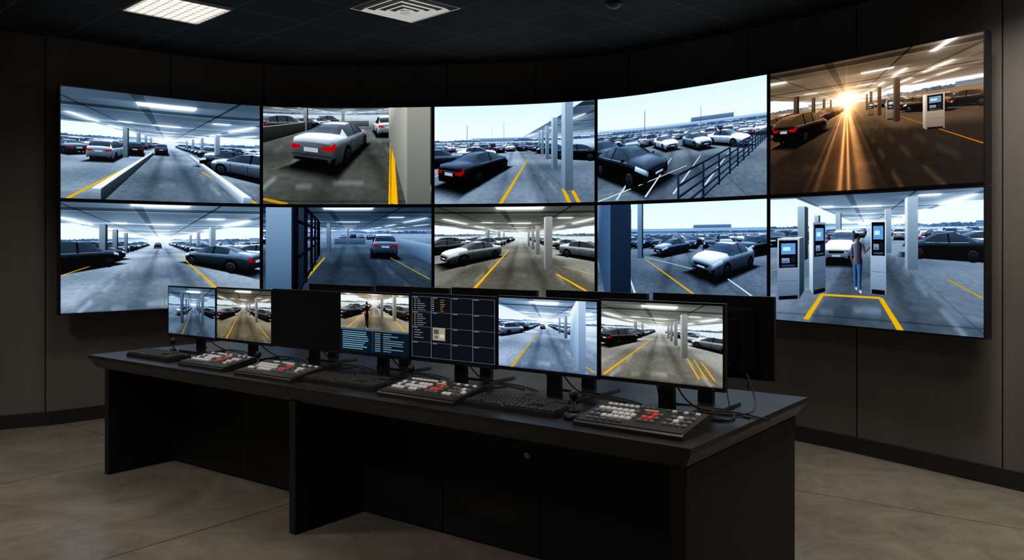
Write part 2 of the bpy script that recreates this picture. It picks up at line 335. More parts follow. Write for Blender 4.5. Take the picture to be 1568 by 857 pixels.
def s3():
    p=Pic(hv=.37,hc=2.05,floor=.44,ceil=LI(z=3.6,xl=3.2,xr=40,yl=0,yd=60,yr=60,lights=[(5,.1,2,5,3)],lv=.34),refl=.42,endglow=.0)
    far_lot(p,-50,8,(24,31,40,52,68),ang=15); p.row(-12,16,-3,22,3.4,20,('grey','white','silver'))
    p.car(.30,.89,-22,'black'); p.car(.02,.68,-60,'grey'); p.car(.27,.56,-80,'white'); p.car(.87,.60,60,'black'); p.row(6.2,17,5.8,50,3.4,70,DK)
    for u,v in((.825,.86),(.745,.66),(.70,.56),(.67,.51),(.65,.48)): p.column(u,v,.36,z1=3.6,c=(.62,.65,.67))
    p.line((.41,1.0),(.575,.56)); p.line((.80,.86),(.84,1.0)); p.line((.86,.88),(.90,1.0)); p.linew(p.g(.0,.72),p.g(.30,.53),.1)
    p.box(-6,60,40,1,3.4,4.2,(.75,.82,.88)); 
    for x,y in((-14,60),(-5,45),(-24,50)): p.box(x,y,.14,.14,0,10,(.50,.55,.6))
    p.render(); return p
def s4():
    p=Pic(hv=.36,hc=2.1,floor=.44,f=.66,refl=.38)
    far_lot(p,-40,46,(20,27,36,48,64,84),ang=-25)
    p.car(.20,.93,-122,'black'); p.car(.04,.68,-120,'black','suv'); p.car(.42,.56,-150,'white'); p.car(.60,.575,-160,'silver'); p.car(.78,.585,-150,'white'); p.car(.20,.54,-140,'grey')
    c=(.22,.26,.30); a,b=p.g(.50,1.22),p.g(1.0,.52)
    for z in(1.05,.8,.55,.3,.08): p.seg(a,b,.045,z,z+.045,c)
    for t in np.linspace(0,1,15): p.box(a[0]+(b[0]-a[0])*t,a[1]+(b[1]-a[1])*t,.06,.06,0,1.1,c)
    for u in(.12,.30,.47,.63): p.linew(p.g(u,1.0-u*.1),p.g(u+.16,.62),.08)
    p.linew(p.g(.0,1.0),p.g(.55,.70),.08)
    for y,z in((70,3.4),(90,4.8)): p.box(10,y,150,4,z,z+1.0,(.78,.86,.92))
    for x in range(-40,60,8): p.box(x,70,.5,.5,0,3.6,(.5,.56,.62))
    p.box(28,96,34,6,4,9,(.50,.55,.60)); p.box(-16,52,.2,.2,0,11,(.5,.55,.6)); p.box(12,60,.2,.2,0,11,(.5,.55,.6))
    p.render(); return p
def s5():
    p=Pic(hv=.34,hc=1.9,floor=.16,u0=.42,ceil=LI(z=3.3,xl=-9,xr=8,yl=14,yr=24,yd=45,lv=.36,c=(1,.90,.80),lights=[(6,.16,3,5,3.0),(9.5,.16,2,5,3),(1.5,.9,7,5,.35),(-4,.7,6,6,.3),(3.4,.14,3,5,2.6)]),
        tint=(1.0,.94,.88),horiz=(1.0,.84,.66),sky=(.92,.92,.94),refl=.36,floorcol=(1,.92,.86),contrast=1.2)
    p.row(-5.6,12.5,-3.0,44,3.0,-8,('black','grey','navy')); p.car(.19,.63,-14,'black','suv'); p.row(-9,14,-7,30,3.4,-20,DK); p.row(9,16,9,44,3.2,40,DK); p.row(13,16,13,40,3.4,40,MX)
    for u,v in((.14,.50),(.23,.46),(.285,.43),(.32,.41),(.64,.52),(.56,.46),(.52,.43),(.50,.41)): p.column(u,v,.42,c=(.36,.31,.27))
    p.line((.62,.46),(1.0,.74),.1,(.8,.5,.1)); p.line((.0,.62),(.16,.52),.1,(.8,.5,.1))
    p.render()
    x,y=p.g(.80,.60); p.kiosk(x,y,-12,w=.9,h=1.75,c=(.72,.69,.66)); x,y=p.g(.615,.50); p.kiosk(x,y,-10,w=.9,h=1.7,c=(.6,.56,.52)); x,y=p.g(.52,.45); p.kiosk(x,y,-10,w=.9,h=1.6,c=(.5,.45,.4))
    U=(p.xs/p.W)[None,:]; V=(p.ys/p.H)[:,None]; su,sv=.40,.31
    dx=(U-su)*p.A; dy=V-sv; r=np.sqrt(dx**2+dy**2)
    halo=np.exp(-r/.032)*2.4+np.exp(-r/.12)*.5+.05*np.exp(-r/.5)
    an=np.arctan2(dx,np.maximum(dy,1e-3)); 
    ray=(np.clip(np.cos((an+.05)*1.8),0,1)**4)*(.28+.72*np.clip(.5+.5*np.sin(an*32+np.sin(an*13)*2),0,1)**1.8)
    fl=ray*np.exp(-np.clip(dy-.1,0,1)/.8)*(V>.36)*1.15*np.exp(-((dx+.03)/.42)**2)*np.where(p.iz==0,1,.10)
    star=(np.exp(-np.abs(np.sin(np.arctan2(dy,dx)*4))*14)*np.exp(-r/.09))*.8
    p.col+=(halo+star)[...,None]*np.array([1.0,.78,.50])+fl[...,None]*np.array([1.0,.70,.40])
    return p
def s6():
    p=Pic(hv=.355,hc=1.75,floor=.48,u0=.47,ceil=LI(z=3.1,xl=-6,xr=6,yl=9,yr=10,lv=.48),refl=.45)
    p.row(-6.4,12,-6.2,50,2.9,-30,DK); p.car(.08,.70,-40,'black','suv'); p.row(5.6,15,5.6,60,2.9,28,MX); p.car(.76,.705,32,'grey'); p.car(.97,.60,40,'white'); p.car(.16,.60,-35,'black')
    far_lot(p,-40,-10,(24,34),ang=20); far_lot(p,10,44,(24,34,46),ang=-10); p.car(.455,.42,0,'black')
    for u,v in((.195,.56),(.25,.50),(.30,.46),(.735,.54),(.66,.47),(.62,.44)): p.column(u,v,.42)
    p.line((.55,.46),(.84,.96)); p.line((.30,.48),(.0,.66)); p.line((.48,.8),(.49,1.0),.03,(.6,.55,.4))
    p.render(); return p
def s7():
    p=Pic(hv=.27,hc=1.8,floor=.28,ceil=LI(z=2.8,xl=-20,xr=20,yl=30,yr=40,yd=40,lv=.28),tint=(.72,.89,1.07),refl=.42,endglow=.3)
    p.car(.70,.53,-12,'silver','suv'); p.row(-1.5,30,8,34,3,0,DK)
    p.seg(p.g(1.1,.66),p.g(.80,.40),.3,0,1.1,(.50,.54,.58)); p.seg(p.g(.42,.38),p.g(.60,.38),.3,0,1.0,(.5,.52,.55))
    p.box(-2.05,3.6,.75,1.0,0,2.8,(.68,.72,.74)); p.column(.385,.46,.36); p.column(.50,.39,.35)
    a,b=p.g(.19,.98),p.g(.33,.50)
    for z in(.1,1.1,2.1,2.7): p.seg(a,b,.08,z,z+.08,(.12,.15,.18))
    for t in np.linspace(0,1,6): p.box(a[0]+(b[0]-a[0])*t,a[1]+(b[1]-a[1])*t,.1,.1,0,2.8,(.12,.15,.18))
    p.line((.22,.80),(.36,.52)); p.line((.75,.52),(.99,.74),.1,(.85,.65,.15)); far_lot(p,-40,-8,(20,30))
    p.render(); return p
def s8():
    p=Pic(hv=.30,hc=1.9,floor=.36,u0=.53,ceil=LI(z=3.0,xl=-9,xr=9,yl=9,yr=12,yd=70,lv=.32,c=(1,.98,.93)),tint=(.97,.98,.97),floorcol=(1,.98,.9),refl=.5)
    p.car(.255,.63,145,'silver'); p.car(.05,.52,140,'black'); p.row(-5.6,14.5,-4.4,50,2.9,150,MX); p.row(-13,17,-10,40,3.0,140,DK); p.car(.94,.58,-140,'silver'); p.row(7.5,15,6.4,50,2.9,-150,DK)
    for u,v in((.705,.63),(.61,.43),(.585,.40),(.64,.48),(.33,.42),(.40,.39),(.43,.37)): p.column(u,v,.42)
    p.line((.20,.92),(.46,.44)); p.line((.76,.68),(.97,.86)); p.line((.80,.60),(1.0,.68),.08,(.9,.7,.1))
    p.render(); return p
def s9():
    p=Pic(hv=.28,hc=2.0,floor=.42,f=.66,tint=(.78,.94,1.12),refl=.42)
    far_lot(p,-30,46,(19,26,35,46,60,80),ang=165); p.car(.77,.72,128,'silver'); p.car(.47,.50,140,'grey'); p.car(.93,.49,120,'black','suv'); p.car(.58,.40,140,'black')
    p.seg(p.g(.15,1.10),p.g(.02,.50),.5,0,4.5,(.38,.43,.48)); p.column(.27,.51,.40,z1=5.0,c=(.62,.67,.70)); p.box(*p.g(.20,.44),.4,.4,0,5,(.45,.5,.55))
    p.line((.30,.52),(.62,.86),.1)
    p.line((.18,.60),(.26,.95),.07,(.85,.87,.88)); p.line((.58,.60),(.30,.50),.1,(.85,.87,.88)); p.line((.95,.85),(.66,.55),.1,(.85,.87,.88))
    for y,z in((70,3.0),(88,4.4)): p.box(16,y,110,4,z,z+.9,(.76,.85,.92))
    p.box(28,96,30,6,4,8,(.5,.55,.6))
    p.render(); x,y=p.g(.10,.70); p.kiosk(x,y,35,h=1.7,c=(.25,.3,.35)); return p
def s10():
    p=Pic(hv=.255,hc=1.87,floor=.36,u0=.5,ceil=LI(z=3.2,xl=-3.5,xr=5.5,yl=6,yr=8.5,yd=60,lv=.46),tint=(.82,.96,1.10),refl=.45)
    far_lot(p,-44,-6,(16,22,30,42),ang=20); far_lot(p,6,44,(17,24,34),ang=-20)
    p.car(.385,.54,180,'white','suv'); p.car(.83,.50,75,'black'); p.car(.97,.43,80,'white'); p.row(-1.5,30,-1.0,60,5,0,DK)
    for u,v in((.175,.50),(.36,.42),(.60,.44),(.705,.55),(.25,.40)): p.column(u,v,.5,c=(.72,.74,.75))
    p.line((.27,.775),(.565,.775),.12); p.line((.19,.98),(.275,.775),.14); p.line((.665,1.02),(.565,.775),.14); p.line((.86,.62),(1.0,.74),.1,(.85,.65,.15)); p.line((.0,.60),(.12,.54),.08)
    p.render()
    x,y=p.g(.115,.79); p.kiosk(x,y,12,w=.62,h=1.62,c=(.8,.82,.84)); x,y=p.g(.25,.74); p.kiosk(x,y,38,w=.42,h=2.05); x,y=p.g(.555,.72); p.kiosk(x,y,-6,w=.50,h=2.08)
    x,y=p.g(.455,.735); p.person(x,y,(.58,.50,.52),(.42,.54,.68),k=.98); return p
def m1():
    p=Pic(W=416,H=260,hv=.38,u0=.55,ceil=LI(lv=.6,yl=7,yr=7),tint=(.75,.9,1.05),gain=.85)
    p.row(-4,11,-3.4,40,3,-20,MX); p.row(5,11,4,40,3,20,DK)
    for v in(.75,.58,.5,.46): p.column(.30+(.75-v)*.55,v,.4); p.column(.74-(.75-v)*.4,v,.4)
    p.line((.3,1.0),(.5,.5)); p.render(); return p
def m2():
    p=Pic(W=416,H=260,hv=.34,u0=.5,ceil=LI(lv=.4,c=(1,.96,.88)),tint=(1,.97,.92),floorcol=(1,.96,.86),gain=.9)
    p.row(-4.2,9,-3.4,40,2.8,-20,DK); p.row(5,10,4,40,3,20,DK)
    for v in(.62,.5,.45): p.column(.74-(.62-v)*1.0,v,.4)
    p.line((.18,1.0),(.44,.45)); p.line((.95,.9),(.6,.46)); p.render(); return p
def m4():
    p=Pic(W=640,H=400,hv=.16,hc=1.9,u0=.5,f=.7,ceil=LI(lv=.45,c=(1,.95,.86)),tint=(1,.96,.9),floorcol=(1,.95,.85))
    p.row(-4.6,10,-3,40,2.8,-20,MX); p.row(5.6,11,4,40,3,20,MX); p.column(.62,.40,.45); p.column(.80,.42,.45); p.line((.1,.6),(.45,.24)); p.line((.95,.6),(.7,.3))
    p.render(); x,y=p.g(.40,.60); p.person(x,y,(.28,.14,.12),(.14,.12,.12),k=1.15)
    p.rect(0,.60,1,1,(.12,.18,.24)); p.rect(0,.60,1,.63,(.3,.42,.52))
    for i in range(9):
        v=.655+i*.036
        p.rect(.03,v,.03+.30+.12*random.random(),v+.014,(.5,.68,.8)); p.rect(.52,v,.60,v+.018,(.65,.45,.2) if i%3==0 else (.3,.55,.7)); p.rect(.64,v,.70+.25*random.random(),v+.014,(.45,.58,.66))
    p.rect(.485,.63,.49,1,(.3,.4,.5)); return p
def m5():
    p=Pic(W=640,H=400,tint=(1,1,1),contrast=1.0); p.col[:]=(.065,.075,.105); L=(.42,.48,.56)
    for r in range(5): p.rect(0,r/4.0*.96+.02,1,r/4.0*.96+.026,L)
    for u in(.0,.245,.49,.745,.994): p.rect(u,.02,u+.005,.985,L)
    for r in range(4):
        for c in range(4):
            u,v=.005+c*.248,.03+r*.24
            p.rect(u+.01,v,u+.07,v+.014,(.45,.5,.56))
    for i in range(14):
        v=.06+i*.034
        if i%7<6:
            p.rect(.03,v,.05,v+.012,(.75,.58,.28) if i%3 else (.6,.65,.7)); p.rect(.065,v,.10+.08*random.random(),v+.012,(.45,.5,.55))
            if i<6: p.rect(.26,v,.28,v+.012,(.65,.68,.7)); p.rect(.36,v,.39+.05*random.random(),v+.012,(.6,.45,.25))
    for i in range(4): p.rect(.03,.55+i*.04,.10+.05*random.random(),.563+i*.04,(.45,.5,.55))
    p.rect(.265,.50,.42,.70,(.62,.60,.52)); p.rect(.28,.53,.34,.60,(.30,.33,.25)); p.rect(.35,.60,.41,.66,(.80,.78,.68)); p.rect(.29,.63,.33,.67,(.4,.4,.35)); return p
def m6():
    p=Pic(W=720,H=450,hv=.33,hc=2.0,u0=.48,floor=.50,ceil=LI(z=3.2,xl=-4,xr=12,yl=0,yr=7,yd=50,lv=.62),tint=(.78,.93,1.12),refl=.5)
    p.row(-5.4,15,-4.4,60,3.0,-18,MX); p.car(.15,.56,-22,'white','suv'); p.row(6,17,5,50,3.0,20,DK); far_lot(p,-40,-9,(20,28,40)); p.car(.47,.42,0,'red')
    p.seg(p.g(.86,1.0),p.g(.76,.62),.3,0,3.2,(.72,.75,.78)); p.column(.70,.52,.4); p.column(.64,.46,.4)
    p.line((.14,1.0),(.42,.48)); p.line((.78,.80),(.98,.96),.12); p.render(); return p
def m7():
    p=Pic(W=800,H=500,hv=.33,hc=2.0,u0=.50,floor=.44,ceil=LI(z=3.2,xl=-8,xr=8,yl=8,yr=10,lv=.45,c=(1,.98,.93)),tint=(.97,.98,.97),floorcol=(1,.98,.92),refl=.5)
    p.row(-5.2,14.5,-3.6,50,3.0,-14,DK); p.car(.19,.61,-20,'black','suv'); p.row(6.6,14,5.6,50,3.0,22,MX); p.car(.93,.62,35,'silver'); far_lot(p,-40,-9,(18,26,36)); p.row(-10,15,-8,30,3,-10,MX)
    for u,v in((.70,.66),(.635,.52),(.60,.47),(.575,.44),(.30,.46),(.36,.43)): p.column(u,v,.42)
    p.line((.02,.98),(.36,.56)); p.line((.36,.56),(.45,.45)); 
    for a in(.72,.78,.84): p.line((a,.66+(a-.72)*.4),(a+.10,.92),.08)
    p.render(); return p

WALLPICS=[f().finish('cctv_feed') for f in (s1,s2,s3,s4,s5,s6,s7,s8,s9,s10)]
MONPICS=[m1().finish('feed'),m2().finish('feed'),None,m4().finish('feed'),m5().finish('ui',.002),m6().finish('feed'),m7().finish('feed')]

# =====================================================================
#  MATERIALS
# =====================================================================
def newmat(name,base=(.5,.5,.5),rough=.5,metal=0,spec=.5,emis=None,es=0):
    m=bpy.data.materials.new(name); m.use_nodes=True; b=m.node_tree.nodes['Principled BSDF']
    b.inputs['Base Color'].default_value=(*base,1); b.inputs['Roughness'].default_value=rough; b.inputs['Metallic'].default_value=metal
    b.inputs['Specular IOR Level'].default_value=spec
    if emis: b.inputs['Emission Color'].default_value=(*emis,1); b.inputs['Emission Strength'].default_value=es
    return m
def N(m,t,**k):
    n=m.node_tree.nodes.new(t)
    for a,b in k.items(): setattr(n,a,b)
    return n
def noisy(m,c1,c2,scale=8,detail=6,bump=.1,bscale=60,rough=None,stretch=(1,1,1)):
    nt=m.node_tree; b=nt.nodes['Principled BSDF']; tc=N(m,'ShaderNodeTexCoord'); mp=N(m,'ShaderNodeMapping'); mp.inputs['Scale'].default_value=stretch
    nt.links.new(tc.outputs['Object'],mp.inputs[0])
    n=N(m,'ShaderNodeTexNoise'); n.inputs['Scale'].default_value=scale; n.inputs['Detail'].default_value=detail; nt.links.new(mp.outputs[0],n.inputs['Vector'])
    r=N(m,'ShaderNodeValToRGB'); r.color_ramp.elements[0].position=.3; r.color_ramp.elements[1].position=.7
    r.color_ramp.elements[0].color=(*c1,1); r.color_ramp.elements[1].color=(*c2,1); nt.links.new(n.outputs['Fac'],r.inputs[0]); nt.links.new(r.outputs[0],b.inputs['Base Color'])
    if bump:
        n2=N(m,'ShaderNodeTexNoise'); n2.inputs['Scale'].default_value=bscale; nt.links.new(mp.outputs[0],n2.inputs['Vector'])
        bp=N(m,'ShaderNodeBump'); bp.inputs['Strength'].default_value=bump; bp.inputs['Distance'].default_value=.01; nt.links.new(n2.outputs['Fac'],bp.inputs['Height']); nt.links.new(bp.outputs[0],b.inputs['Normal'])
    if rough:
        mr=N(m,'ShaderNodeMapRange'); mr.inputs['To Min'].default_value=rough[0]; mr.inputs['To Max'].default_value=rough[1]; nt.links.new(n.outputs['Fac'],mr.inputs[0]); nt.links.new(mr.outputs[0],b.inputs['Roughness'])
    return m,r
M_desk,_=noisy(newmat('desk_black_laminate',rough=.36,spec=.42),(.013,.013,.014),(.019,.019,.020),6,5,.03,140,(.28,.40))
M_deskside,_=noisy(newmat('desk_panel_black',rough=.6,spec=.22),(.008,.008,.009),(.012,.012,.013),5,5,.04,120)
M_plastic=newmat('black_plastic',(.014,.014,.015),.45); M_bezel=newmat('bezel_black',(.007,.007,.008),.35)
M_off=newmat('screen_off_glass',(.008,.009,.012),.12); M_key=newmat('key_black',(.040,.040,.042),.5)
M_kbase=newmat('keyboard_base',(.010,.010,.011),.45)
M_white=newmat('button_white',(.66,.64,.62),.4,emis=(.9,.9,.88),es=.14); M_grey=newmat('button_grey',(.16,.16,.17),.45)
M_red=newmat('button_red',(.65,.05,.03),.4,emis=(1,.08,.04),es=.22); M_pan=newmat('control_panel_metal',(.026,.025,.025),.45,.2)
M_lcd=newmat('lcd_amber',(.2,.1,.05),.3,emis=(.8,.35,.2),es=.4); M_metal=newmat('metal_grey',(.25,.25,.26),.35,.9)
M_port=newmat('port_blue',(.05,.12,.35),.4)
M_wall,_=noisy(newmat('wall_fabric_panel',rough=.85,spec=.2),(.098,.088,.080),(.130,.118,.108),3,8,.25,420,stretch=(1,1,.25))
M_groove=newmat('groove_dark',(.006,.006,.006),.8); M_base=newmat('baseboard_black',(.010,.010,.010),.5)
M_wall2,_=noisy(newmat('wall_dark_paint',rough=.85,spec=.2),(.06,.055,.05),(.07,.064,.06),3,6,.1,200)
M_floor,fr=noisy(newmat('floor_polished_concrete',rough=.4,spec=.5),(.170,.147,.120),(.262,.230,.190),1.1,10,.03,60,(.16,.32))
nt=M_floor.node_tree; b=nt.nodes['Principled BSDF']
tc=N(M_floor,'ShaderNodeTexCoord'); br=N(M_floor,'ShaderNodeTexBrick'); br.offset=0; br.inputs['Scale'].default_value=1; br.inputs['Brick Width'].default_value=1.8; br.inputs['Row Height'].default_value=1.8; br.inputs['Mortar Size'].default_value=.005; br.inputs['Mortar Smooth'].default_value=.1
br.inputs['Color1'].default_value=(1,1,1,1); br.inputs['Color2'].default_value=(.93,.93,.93,1); br.inputs['Mortar'].default_value=(.25,.25,.25,1)
nt.links.new(tc.outputs['Object'],br.inputs['Vector'])
mx=N(M_floor,'ShaderNodeMix',data_type='RGBA',blend_type='MULTIPLY'); mx.inputs['Factor'].default_value=1
n3=N(M_floor,'ShaderNodeTexNoise'); n3.inputs['Scale'].default_value=2.6; n3.inputs['Detail'].default_value=12; n3.inputs['Roughness'].default_value=.7; n3.inputs['Distortion'].default_value=1.6
nt.links.new(tc.outputs['Object'],n3.inputs['Vector']); mr=N(M_floor,'ShaderNodeMapRange'); mr.inputs['From Min'].default_value=.3; mr.inputs['From Max'].default_value=.7; mr.inputs['To Min'].default_value=.66; mr.inputs['To Max'].default_value=1.12
nt.links.new(n3.outputs['Fac'],mr.inputs[0])
mx2=N(M_floor,'ShaderNodeMix',data_type='RGBA',blend_type='MULTIPLY'); mx2.inputs['Factor'].default_value=1
nt.links.new(fr.outputs[0],mx.inputs[6]); nt.links.new(br.outputs['Color'],mx.inputs[7]); nt.links.new(mx.outputs[2],mx2.inputs[6]); nt.links.new(mr.outputs[0],mx2.inputs[7]); nt.links.new(mx2.outputs[2],b.inputs['Base Color'])
M_ceil=newmat('ceiling_tile_black',(.02,.02,.02),.8,spec=.2); nt=M_ceil.node_tree; b=nt.nodes['Principled BSDF']
tc=N(M_ceil,'ShaderNodeTexCoord'); br=N(M_ceil,'ShaderNodeTexBrick'); br.offset=0; br.inputs['Scale'].default_value=1; br.inputs['Brick Width'].default_value=.6; br.inputs['Row Height'].default_value=.6; br.inputs['Mortar Size'].default_value=.009
br.inputs['Color1'].default_value=(.016,.017,.018,1); br.inputs['Color2'].default_value=(.022,.023,.024,1); br.inputs['Mortar'].default_value=(.06,.06,.063,1)
nt.links.new(tc.outputs['Object'],br.inputs['Vector']); nt.links.new(br.outputs['Color'],b.inputs['Base Color'])
def picmat(im,st=1.0):
    m=newmat('screen_picture',(.004,.004,.005),.4,spec=.2); nt=m.node_tree; t=N(m,'ShaderNodeTexImage'); t.image=im; t.extension='EXTEND'
    b=nt.nodes['Principled BSDF']; nt.links.new(t.outputs['Color'],b.inputs['Emission Color']); b.inputs['Emission Strength'].default_value=st; return m

# =====================================================================
#  MESH BUILDER
# =====================================================================
class MB:
    def __init__(s): s.v=[];s.f=[];s.m=[];s.uv={}
    def face(s,pts,m,uv=None):
        b=len(s.v); s.v+= [tuple(p) for p in pts]; s.f.append(tuple(range(b,b+len(pts)))); s.m.append(m)
        if uv: s.uv[len(s.f)-1]=uv
    def box(s,c,d,m,top=(1,1),T=None,shift=(0,0)):
        a,b,h=d[0]/2,d[1]/2,d[2]/2
        P=[(-a,-b,-h),(a,-b,-h),(a,b,-h),(-a,b,-h)]+[(i*a*top[0]+shift[0],j*b*top[1]+shift[1],h) for i,j in((-1,-1),(1,-1),(1,1),(-1,1))]
        P=[Vector(p)+Vector(c) for p in P]
        if T: P=[T@p for p in P]
        k=len(s.v); s.v+=[tuple(p) for p in P]
        for q in((0,3,2,1),(4,5,6,7),(0,1,5,4),(1,2,6,5),(2,3,7,6),(3,0,4,7)): s.f.append(tuple(k+i for i in q)); s.m.append(m)
    def prism(s,prof,x0,x1,m,T=None):
        n=len(prof); k=len(s.v)
        P=[Vector((x0,a,b)) for a,b in prof]+[Vector((x1,a,b)) for a,b in prof]
        if T: P=[T@p for p in P]
        s.v+=[tuple(p) for p in P]
        for i in range(n): j=(i+1)%n; s.f.append((k+i,k+n+i,k+n+j,k+j)); s.m.append(m)
        s.f.append(tuple(k+i for i in range(n))); s.m.append(m); s.f.append(tuple(k+n+i for i in range(n-1,-1,-1))); s.m.append(m)
    def lathe(s,prof,c,m,n=20,T=None):
        k=len(s.v)
        for r,z in prof:
            for i in range(n):
                p=Vector((c[0]+r*math.cos(2*math.pi*i/n),c[1]+r*math.sin(2*math.pi*i/n),c[2]+z)); s.v.append(tuple(T@p if T else p))
        for a in range(len(prof)-1):
            for i in range(n): j=(i+1)%n; s.f.append((k+a*n+i,k+a*n+j,k+(a+1)*n+j,k+(a+1)*n+i)); s.m.append(m)
        s.f.append(tuple(k+i for i in range(n-1,-1,-1))); s.m.append(m); e=k+(len(prof)-1)*n; s.f.append(tuple(e+i for i in range(n))); s.m.append(m)
    def make(s,name,mats,loc=(0,0,0),rz=0,bevel=0,smooth=False):
        me=bpy.data.meshes.new(name); me.from_pydata(s.v,[],s.f); 
        for m in mats: me.materials.append(m)
        me.polygons.foreach_set('material_index',s.m)
        if s.uv:
            l=me.uv_layers.new(name='UVMap')
            for fi,uv in s.uv.items():
                for li,q in zip(me.polygons[fi].loop_indices,uv): l.data[li].uv=q
        me.update(); o=bpy.data.objects.new(name,me); S.collection.objects.link(o); o.location=loc; o.rotation_euler=(0,0,rz)
        if bevel: 
            bv=o.modifiers.new('Bevel','BEVEL'); bv.width=bevel; bv.segments=2; bv.limit_method='ANGLE'; bv.angle_limit=math.radians(40)
        if smooth:
            for p in me.polygons: p.use_smooth=True
        return o

# =====================================================================
#  ROOM
# =====================================================================
CZ=3.28
ctrl=[np.array(p) for p in((-3.745,7.056),(-2.378,8.110),(-.754,8.161),(.764,7.755),(1.98,6.59),(2.915,5.25))]
def unit(a): return a/np.linalg.norm(a)
tan=[]
for i in range(6):
    if i==0: t=1.70*np.array((math.cos(math.radians(42)),math.sin(math.radians(42))))
    elif i==5: t=1.66*np.array((math.cos(math.radians(-56)),math.sin(math.radians(-56))))
    else: t=(ctrl[i+1]-ctrl[i-1])/2
    tan.append(t)
def herm(i,t):
    p0,p1,m0,m1=ctrl[i],ctrl[i+1],tan[i],tan[i+1]
    P=(2*t**3-3*t**2+1)*p0+(t**3-2*t**2+t)*m0+(-2*t**3+3*t**2)*p1+(t**3-t**2)*m1
    D=(6*t*t-6*t)*p0+(3*t*t-4*t+1)*m0+(-6*t*t+6*t)*p1+(3*t*t-2*t)*m1
    D=unit(D); return P,np.array((D[1],-D[0]))
ZT,ZB=2.847,.939; ZM=(ZT+ZB)/2
for row in range(2):
    z0,z1=(ZM+.004,ZT) if row==0 else (ZB,ZM-.004)
    for c in range(5):
        mb=MB(); n=14; fr0=[];bk0=[]
        for j in range(n+1):
            t=.004+(1-.008)*j/n; P,nn=herm(c,t); fr0.append(P); bk0.append(P-nn*.075)
        for j in range(n):
            a,b,c2,d=fr0[j],fr0[j+1],bk0[j],bk0[j+1]
            mb.face([(*a,z0),(*b,z0),(*b,z1),(*a,z1)],0); mb.face([(*d,z0),(*c2,z0),(*c2,z1),(*d,z1)],0)
            mb.face([(*a,z1),(*b,z1),(*d,z1),(*c2,z1)],0); mb.face([(*c2,z0),(*d,z0),(*b,z0),(*a,z0)],0)
        mb.face([(*bk0[0],z0),(*fr0[0],z0),(*fr0[0],z1),(*bk0[0],z1)],0); mb.face([(*fr0[-1],z0),(*bk0[-1],z0),(*bk0[-1],z1),(*fr0[-1],z1)],0)
        g=.010
        for j in range(n):
            ta,tb=g+(1-2*g)*j/n,g+(1-2*g)*(j+1)/n; (A,na),(B,nb)=herm(c,ta),herm(c,tb); A=A+na*.003;B=B+nb*.003
            lo,hi=z0+.012,z1-.012
            mb.face([(*A,lo),(*B,lo),(*B,hi),(*A,hi)],1,[(j/n,0),((j+1)/n,0),((j+1)/n,1),(j/n,1)])
        P,nn=herm(c,.5); t=np.array((-nn[1],nn[0])); q=P-nn*.075; r=P-nn*.215; w=.25
        for zz in((z0+.25,z0+.32),(z1-.32,z1-.25)):
            mb.face([(*(q-t*w),zz[0]),(*(q+t*w),zz[0]),(*(r+t*w),zz[0]),(*(r-t*w),zz[0])],0); mb.face([(*(q-t*w),zz[1]),(*(q+t*w),zz[1]),(*(r+t*w),zz[1]),(*(r-t*w),zz[1])],0)
        mb.make('wall_display_screen',[M_bezel,picmat(WALLPICS[row*5+c],1.08)])
pts=[]
for i in range(5):
    for j in range(12): P,nn=herm(i,j/12); pts.append(P-nn*.22)
P,nn=herm(4,1.0); pts.append(P-nn*.22)
pts=[np.array((-5.4,6.30)),np.array((-4.6,6.80)),np.array((-4.25,7.02))]+pts+[pts[-1]+unit(pts[-1]-pts[-3])*d for d in(.5,1.0,1.6)]
XL,XR=pts[0][0],pts[-1][0]
seams=[-3.93,-3.15,-2.42,-1.5,-.63,.23,1.07,1.93,2.52,3.09]
def strip(pts,z0,z1,inset,mats,name,groove=False):
    mb=MB(); 
    for a,b in zip(pts[:-1],pts[1:]):
        t=unit(b-a); nn=np.array((t[1],-t[0])); A,B=a+nn*inset,b+nn*inset
        L=np.linalg.norm(B-A)
        if groove:
            for sx in seams:
                k=(sx-A[0])/(B[0]-A[0])
                if 0<=k<1:
                    e=.005/L; k=min(max(k,e*1.2),1-e*1.2); c0,c1=A+(B-A)*(k-e),A+(B-A)*(k+e); d0,d1=c0-nn*.012,c1-nn*.012
                    mb.face([(*A,z0),(*c0,z0),(*c0,z1),(*A,z1)],0); mb.face([(*c0,z0),(*d0,z0),(*d0,z1),(*c0,z1)],1)
                    mb.face([(*d0,z0),(*d1,z0),(*d1,z1),(*d0,z1)],1); mb.face([(*d1,z0),(*c1,z0),(*c1,z1),(*d1,z1)],1); A=c1
        mb.face([(*A,z0),(*B,z0),(*B,z1),(*A,z1)],0)
        if inset: mb.face([(*A,z1),(*B,z1),(*b,z1),(*a,z1)],0)
    return mb.make(name,mats)
strip(pts,0,CZ,0,[M_wall,M_groove],'wall_back',True)
strip(pts,0,.115,.014,[M_base],'baseboard_back')
YF=-2.6
strip([np.array((XL,YF)),pts[0]],0,CZ,0,[M_wall2],'wall_left'); strip([pts[-1],np.array((XR,YF))],0,CZ,0,[M_wall2],'wall_right'); strip([np.array((XR,YF)),np.array((XL,YF))],0,CZ,0,[M_wall2],'wall_front')
strip([np.array((XL,YF)),pts[0]],0,.115,.014,[M_base],'baseboard_left'); strip([pts[-1],np.array((XR,YF))],0,.115,.014,[M_base],'baseboard_right')
RZ=-math.radians(36.95); RX,RY=.65,3.106
def poly_plane(name,mat,loc,rz,z,flip=False):
    mb=MB(); T=(Matrix.Translation(Vector(loc))@Matrix.Rotation(rz,4,'Z')).inverted()
    q=[(XL,YF),(XR,YF)]+[tuple(p) for p in pts[::-1]]
    q=[T@Vector((a,b,z)) for a,b in q]; q=[(p.x,p.y,p.z) for p in q]
    mb.face(q[::-1] if flip else q,0); return mb.make(name,[mat],loc,rz)
